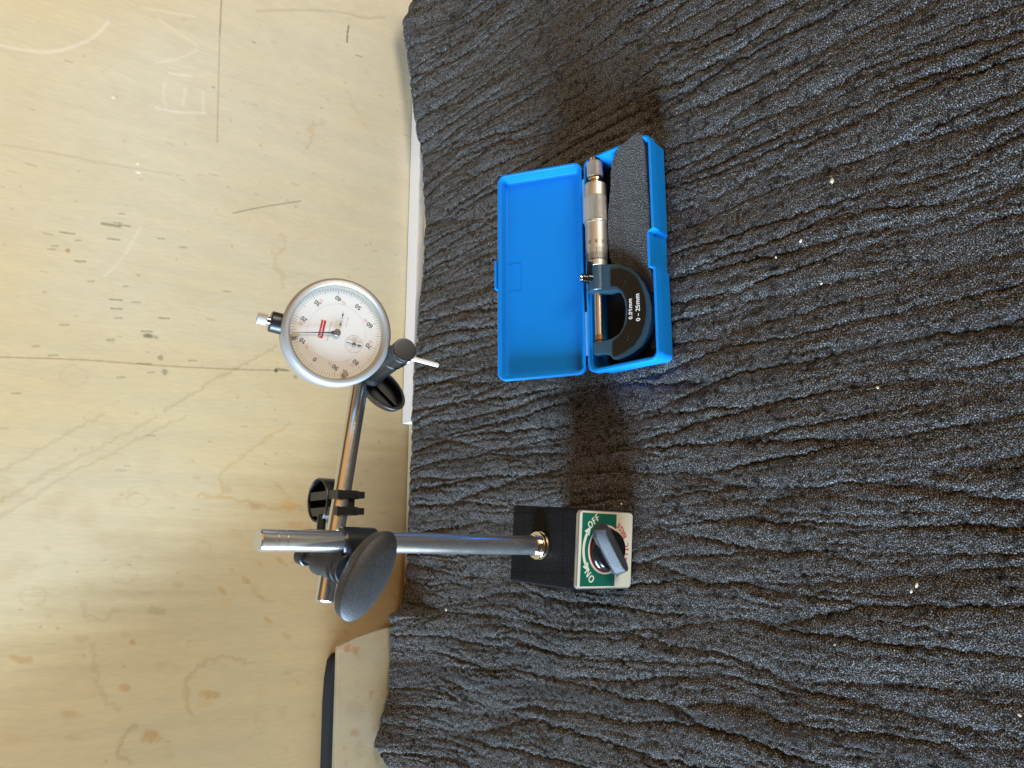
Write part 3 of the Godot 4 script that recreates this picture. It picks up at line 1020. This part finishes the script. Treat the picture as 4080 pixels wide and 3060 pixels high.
	# two tolerance markers clipped to the bezel
	for a in [203.8, 107.0]:
		put("tolerance_marker", moved(prism(poly([19.8, -1.0, 23.9, -1.35, 23.9, 1.35, 20.6, 1.0]), 0, 0.4, 0.1), flat_at(0, 0, z + 1.9, a)), M.tan, root)
	put("crystal", lathe([Vector2(24.8, -1.8), Vector2(24.8, -1.3), Vector2(0.01, -1.0)], 64, false, false), M.glass, root)
	# stem, plunger and the knurled cap at the top
	var sf := Transform3D(Basis(Vector3.RIGHT, PI / 2), Vector3(-1.5, 0, -13))   # its z runs down the stem
	put("stem", moved(rod(4.0, 26, 44, 0.3, 32), sf), M.satin, root)
	put("plunger", moved(rod(1.3, 43, 61.5, 0.3, 28), sf), M.pin, root)
	var cap := put("cap_collar", moved(lathe([Vector2(5.6, -26.5), Vector2(5.6, -33.4), Vector2(5.0, -34.0), Vector2(0.1, -34.0)], 48, false, true), sf), M.black, root)
	cap.name = "stem_collar"
	var neck := put("lifting_cap", moved(knurl(3.0, -40.8, -35.6, 26, 0.28), sf), M.pin, root, Vector3.ZERO, 12.0)
	put("neck", moved(rod(2.2, -36.5, -33.5, 0.2, 28), sf), M.bright, neck)


# ---------------------------------------------------------------- the blue case, its foam
func case_frame() -> Transform3D:
	return Transform3D(Basis(Vector3.UP, deg_to_rad(0.9623)) * Basis(Vector3.RIGHT, deg_to_rad(7.1413)), Vector3(201.41, 0, -364.47) * MM)

# outline of the tray, z from 0 (front) to -57; a latch recess in the front wall
func tray_loop(d: float, y: float, rec: float) -> PackedVector3Array:
	var o := PackedVector3Array()
	var w := 154.0 - d * 2
	var h := 57.0 - d * 2
	var r := maxf(6.0 - d, 1.2)
	var corner := rrect(w, h, r, 6)
	for i in corner.size():
		o.append(Vector3(corner[i].x, y, corner[i].y - 28.5))
		if i == 13:   # back to the other side: between the two back corners nothing is added
			pass
	# the loop starts at the front right corner (x+, z front) and runs to the front left; add the recess between
	var out := PackedVector3Array()
	for i in o.size():
		out.append(o[i])
		if i == 6:
			var zf := -d
			for q in [[10.5, 0.0], [8.6, 1.0], [-14.4, 1.0], [-16.3, 0.0]]:
				out.append(Vector3(q[0], y, zf - rec * q[1]))
	return out

func build_case() -> void:
	var root := thing("micrometer_case", "open bright blue plastic case holding the micrometer", "case", case_frame())
	var loops := []
	for s in [[3.4, 0.0, 0.6], [2.2, 1.2, 2.0], [1.2, 12.6, 3.8], [0.9, 13.0, 3.8], [0.25, 13.6, 3.8], [0.0, 14.0, 3.8], [0.0, 19.6, 3.8], [0.4, 20.0, 3.8], [1.6, 20.0, 3.8], [1.9, 19.6, 3.8], [2.0, 18.4, 3.8], [2.7, 18.0, 3.8], [3.1, 17.4, 3.4], [5.0, 3.0, 1.2], [6.2, 2.0, 0.4]]:
		loops.append(tray_loop(s[0], s[1], s[2]))
	var tray := put("tray", Geo.new().loft(loops), M.blue, root, Vector3.ZERO, 42.0)
	# lid, hinged at the back and leaning away
	var th := deg_to_rad(23.4535)
	var d := Vector3(0, sin(th), -cos(th))
	var m := Vector3(0, cos(th), sin(th))
	var lx := Transform3D(Basis(Vector3.LEFT, d, m), Vector3(0, 20, -58.4))
	var ll := []
	for s in [[5.2, -9.6], [3.2, -9.0], [2.4, -8.0], [0.9, -4.2], [0.3, -4.0], [0.0, -3.6], [0.0, -0.4], [0.4, 0.0], [1.3, 0.0], [1.6, -0.3], [2.0, -1.0], [2.6, -1.3], [4.2, -6.2], [5.0, -7.0], [6.2, -7.2]]:
		var p := rrect(153.6 - s[0] * 2, 63.6 - s[0] * 2, maxf(6.0 - s[0], 1.5), 6)
		var l := up3(p, s[1])
		for i in l.size():
			l[i].y += 32.2
		ll.append(l)
	var lid := put("lid", moved(Geo.new().loft(ll), lx), M.blue, root, Vector3.ZERO, 42.0)
	var tab := Geo.new()
	tab.add(prism(poly([-10.2, 63.0, 10.6, 63.0, 10.6, 65.3, -10.2, 65.3]), -4.0, -0.6, 0.5))
	tab.add(prism(poly([-10.2, 64.2, 10.6, 64.2, 10.6, 65.6, -10.2, 65.6]), -2.0, 2.2, 0.4))
	var flip := Transform3D(Basis(Vector3.LEFT, Vector3.UP, Vector3.FORWARD), Vector3.ZERO)
	put("latch_tab", moved(moved(tab, Transform3D(Basis.from_scale(Vector3(-1, 1, 1)), Vector3.ZERO)).outward(), lx), M.blue, lid)
	var ol := Geo.new()
	for s in [[9.6, 61.0, 9.6, 48.6], [-10.8, 61.0, -10.8, 48.6], [9.6, 48.6, -10.8, 48.6]]:
		ol.add(bar(Vector2(-s[0], s[1]), Vector2(-s[2], s[3]), 0.35, -7.3, 0.35))
	put("mould_line", moved(ol, lx), M.blue, lid)
	for s in [[30.5, 63.0], [-64.5, -34.0]]:
		put("hinge_film", box(Vector3(s[1], 18.9, -60.2), Vector3(s[0], 19.4, -56.6), 0.1), M.blue_film, lid)
	put("foam_liner", prism_y(rrect(141, 44, 3, 4), Vector3(0, 2.2, -28.5), 3.4), M.liner, tray)

	# loose foam sheet lying tilted in the tray
	var f := thing("foam_sheet", "dark grey packing foam strip lying tilted in the blue tray", "foam", case_frame())
	var outl := poly([80, -8, 76.5, -6, 65, -5, 40, -6, 27, -6, 9, -8, 6, -10, -12, -10.5, -17, -9, -24, -9, -50, -11, -68, -12.2, -69.5, -14.5, -61, -17, -52, -21, -44, -26, -30, -32, -12, -39, 4, -42, 18, -42, 33, -40, 49, -36, 60, -34.5, 68, -32.5, 75.5, -26, 77.5, -20, 80.5, -9.5])
	var fg := Geo.new()
	var lo := PackedVector3Array()
	var hi := PackedVector3Array()
	var hi2 := PackedVector3Array()
	var top := inset(outl, 0.5)
	for i in outl.size():
		var y := 4.5 + (outl[i].x + 77.0) / 154.0 * 16.0
		lo.append(Vector3(outl[i].x, y - 5.0, outl[i].y))
		hi.append(Vector3(outl[i].x, y - 0.6, outl[i].y))
		hi2.append(Vector3(top[i].x, y, top[i].y))
	fg.loft([lo, hi, hi2])
	put("sheet", fg, M.foam, f)

func prism_y(p: PackedVector2Array, o: Vector3, h: float) -> Geo:
	return moved(prism(p, 0, h, 0.3), Transform3D(Basis(Vector3.RIGHT, Vector3.FORWARD, Vector3.UP), o))


# ---------------------------------------------------------------- the micrometer
func build_micrometer() -> void:
	var ax := Vector3(0, 17, -49)
	var vd := Vector3(0, -0.13756837, 0.99049227)
	var nd := Vector3(0, 0.99049227, 0.13756837)
	var root := thing("micrometer", "outside micrometer with teal frame and knurled thimble lying in the blue case", "micrometer", case_frame() * Transform3D(Basis(), ax * MM))
	var pf := Transform3D(Basis(Vector3.RIGHT, vd, -nd), Vector3.ZERO)      # plane of the frame
	var tf := Transform3D(Basis(Vector3.RIGHT, -vd, nd), Vector3.ZERO)      # for print on its face
	var out := poly([-2.2, -5.8, -3.6, 5, -5, 12.5, -6.8, 18.4, -10.6, 26.4, -16.7, 32.6, -24.3, 37.3, -32.2, 40.5, -40.3, 41.6, -49.3, 40.9, -57.9, 38.1, -64.9, 33.6, -69, 27.1, -71.2, 19.8, -71.5, 15.5, -70.7, 12.2, -67.3, 9.4, -66, 5.4, -65.4, -2.6, -56.7, -2.6, -57.1, 5.6, -56.4, 11.6, -54.3, 16.8, -50.2, 20.2, -44.6, 21.9, -38, 22.4, -31.9, 21.6, -26.7, 19.2, -24.4, 16.3, -23.8, 13.4, -24.1, 9.6, -23.4, 5.9, -21.5, -6.3])
	var fr := put("frame", moved(prism(out, -4.0, 4.0, 1.1), pf), M.teal, root)
	var along_x := Transform3D(Basis(Vector3.FORWARD, Vector3.UP, Vector3.RIGHT), Vector3.ZERO)   # lathe axis -> x
	put("sleeve_boss", moved(rod(6.6, -21.6, -3.4, 0.6, 40), along_x), M.teal, fr)
	var plate := poly([-9, 12.4, -10.2, 20.5, -14.1, 27, -19.8, 31.8, -27.2, 35.1, -35.5, 37.2, -43.5, 37.6, -51.1, 36.2, -58.3, 33.1, -64, 28, -67.5, 21.4, -69.2, 15.5, -69.1, 12.3, -59.5, 12.2, -57.5, 15.9, -53.6, 20.4, -48, 23.6, -40.9, 24.4, -32.9, 23.9, -26.3, 21.3, -22.1, 17, -20.9, 12.4])
	var pn := put("insulating_plate", moved(prism(plate, -4.9, -3.9, 0.25), pf), M.panel, fr)
	for p in [[-20.2, 22.4], [-58.0, 23.2]]:
		put("rivet_recess", moved(ringed([Vector2(1.3, -5.0), Vector2(1.75, -5.15), Vector2(1.9, -4.8), Vector2(1.3, -4.7)], 28), pf * Transform3D(Basis(), Vector3(p[0], p[1], 0))), M.black_gloss, pn)
	put("resolution_text", moved(lettering("0.01mm", 2.65, true), tf * flat_at(-39.3, -26.8, 4.93)), M.white_print, pn)
	put("range_text", moved(lettering("0 – 25mm", 2.95, true), tf * flat_at(-39.2, -32.2, 4.93)), M.white_print, pn)
	put("spindle", moved(lathe([Vector2(2.7, -55.0), Vector2(2.9, -54.6), Vector2(2.9, -21.0)], 40), along_x), M.spindle, root)
	put("spindle_tip", moved(ringed([Vector2(2.5, -55.3), Vector2(2.95, -55.2), Vector2(2.95, -51.6), Vector2(2.6, -51.6)], 40), along_x), M.rust, root)
	put("anvil", moved(rod(2.8, -58.0, -55.9, 0.2, 32), along_x), M.rust, root)
	put("sleeve", moved(rod(6.7, -4.0, 2.0, 0.3, 56), along_x), M.nickel, root)
	put("sleeve_joint", moved(ringed([Vector2(6.4, 0.3), Vector2(6.78, 0.3), Vector2(6.78, 0.9), Vector2(6.4, 0.9)], 56), along_x), M.black, root)
	var th := put("thimble", moved(lathe([Vector2(6.75, 0.9), Vector2(6.85, 1.1), Vector2(7.35, 8.0), Vector2(7.6, 9.4), Vector2(7.65, 27.4), Vector2(8.2, 27.6), Vector2(8.2, 28.2), Vector2(7.6, 28.4), Vector2(7.6, 46.6), Vector2(8.05, 46.8), Vector2(8.0, 55.4), Vector2(7.5, 56.4), Vector2(0.1, 56.4)], 72), along_x), M.nickel, root)
	put("knurled_grip", moved(knurl(8.3, 28.3, 46.8, 44, 0.4), along_x), M.nickel_knurl, th, Vector3.ZERO, 12.0)
	put("bright_line", moved(ringed([Vector2(8.0, 27.4), Vector2(8.32, 27.4), Vector2(8.32, 28.5), Vector2(8.0, 28.5)], 64), along_x), M.satin, th)
	# the scale: every fifth line numbered; the top of the thimble looks at the camera
	var marks := Geo.new()
	var figs := Geo.new()
	for k in 50:
		var a := deg_to_rad(-8.0 + 7.2 * k)
		var rad := nd * cos(a) + vd * sin(a)
		var l := 7.0 if k % 5 == 0 else 4.2
		var tang := Vector3.RIGHT.cross(rad)
		var p0 := Vector3(1.0, 0, 0) + rad * 6.86
		var p1 := Vector3(1.0 + l, 0, 0) + rad * (6.9 + 0.072 * l)
		marks.add(moved(box(Vector3(-0.14, -0.02, 0), Vector3(0.14, 0.04, p0.distance_to(p1)), 0.0), frame(p0, p1 - p0, rad)))
		if k % 5 == 0:
			var num := posmod(45 - k, 50)
			figs.add(lettering(str(num), 1.9, false), Transform3D(Basis(Vector3.RIGHT, rad.cross(Vector3.RIGHT), rad), Vector3(12.6, 0, 0) + rad * 7.66))
	put("scale_lines", marks, M.ink, th)
	put("scale_numbers", figs, M.ink, th)
	var rt := put("ratchet_stop", moved(knurl(5.7, 62.0, 73.4, 34, 0.35), along_x), M.nickel_knurl, root, Vector3.ZERO, 12.0)
	put("ratchet_neck", moved(lathe([Vector2(3.5, 56.0), Vector2(3.5, 59.2), Vector2(5.0, 59.5), Vector2(5.0, 60.6), Vector2(3.9, 60.9), Vector2(3.9, 62.4)], 40), along_x), M.brass, rt)
	put("ratchet_tip", moved(lathe([Vector2(5.0, 73.2), Vector2(4.3, 74.2), Vector2(3.5, 74.4), Vector2(3.4, 76.6), Vector2(2.9, 77.1), Vector2(0.1, 77.2)], 40), along_x), M.brass, rt)
	# the lock lever on the upper side
	var lk := frame(Vector3(-12.6, 0, 0) + nd * 3.0 - vd * 1.0, nd * 0.8 - vd * 0.7, Vector3.RIGHT)
	var lock := put("lock_lever", moved(lathe([Vector2(3.6, 0), Vector2(3.6, 4.6), Vector2(2.7, 5.2), Vector2(2.7, 6.2), Vector2(3.1, 6.6), Vector2(3.1, 8.4), Vector2(2.7, 8.9)], 36), lk), M.black_gloss, root)
	put("lever_pin", moved(rod(2.1, 8.6, 10.4, 0.3, 28), lk), M.bright, lock)
	put("lever_arm", moved(box(Vector3(-1.2, -1.5, 0), Vector3(1.2, 1.5, 9.5), 0.4), frame(Vector3(-11.0, 0, 0) + nd * 7.0 - vd * 2.6, Vector3(1, 0.1, 0.25), nd)), M.black_gloss, lock)


# ---------------------------------------------------------------- crumbs on the mat
func build_crumbs() -> void:
	var rng := RandomNumberGenerator.new()
	rng.seed = 5
	var spots := [-10, -218, 1.2, -13, -221, 1.0, -64, -177, 1.0, -41, -264, 0.8, 209, -247, 1.6, 180, -269, 1.3, 152, -258, 0.9, 175, -286, 0.9, 89, -230, 1.0, -135, -664, 1.5, -39, -618, 1.2, -117, -668, 0.9, 38, -415, 1.0]
	var where := ["near the front left of the mat, the larger of a close pair", "near the front left of the mat, the smaller of a close pair", "at the far front left corner of the mat", "in front of the magnetic base, left of its middle", "in front of the blue case, the largest one there", "in front of the blue case, between two others", "in front of the blue case, towards the stand side", "just in front of the blue case", "between the camera and the gap between stand and case", "at the back left edge of the mat, the largest there", "behind the magnetic base near the back edge of the mat", "at the back left edge of the mat, a small one", "beside the right side of the magnetic base"]
	for i in range(0, spots.size(), 3):
		var loops := []
		for s in [[0.35, 0.0], [0.9, 0.3], [1.0, 0.7], [0.7, 1.1], [0.25, 1.3]]:
			var l := PackedVector3Array()
			for k in 9:
				var a := TAU * k / 9
				var r: float = s[0] * rng.randf_range(0.75, 1.2)
				l.append(Vector3(cos(a) * r * 1.3, s[1] + rng.randf_range(-0.08, 0.08), sin(a) * r * 0.8))
			loops.append(l)
		var at := Vector3(spots[i], -0.5, spots[i + 1]) * MM
		if spots[i + 1] < -640:
			at.y = 0.011 if spots[i] > -130 else 0.014
		var o := put("crumb", Geo.new().loft(loops), M.crumb, self)
		o.transform = Transform3D(Basis(Vector3.UP, rng.randf() * TAU).scaled(Vector3.ONE * spots[i + 2] * 0.78), at)
		tag(o, "tiny pale crumb " + where[i / 3], "crumb", "pale crumbs on the dark mat")
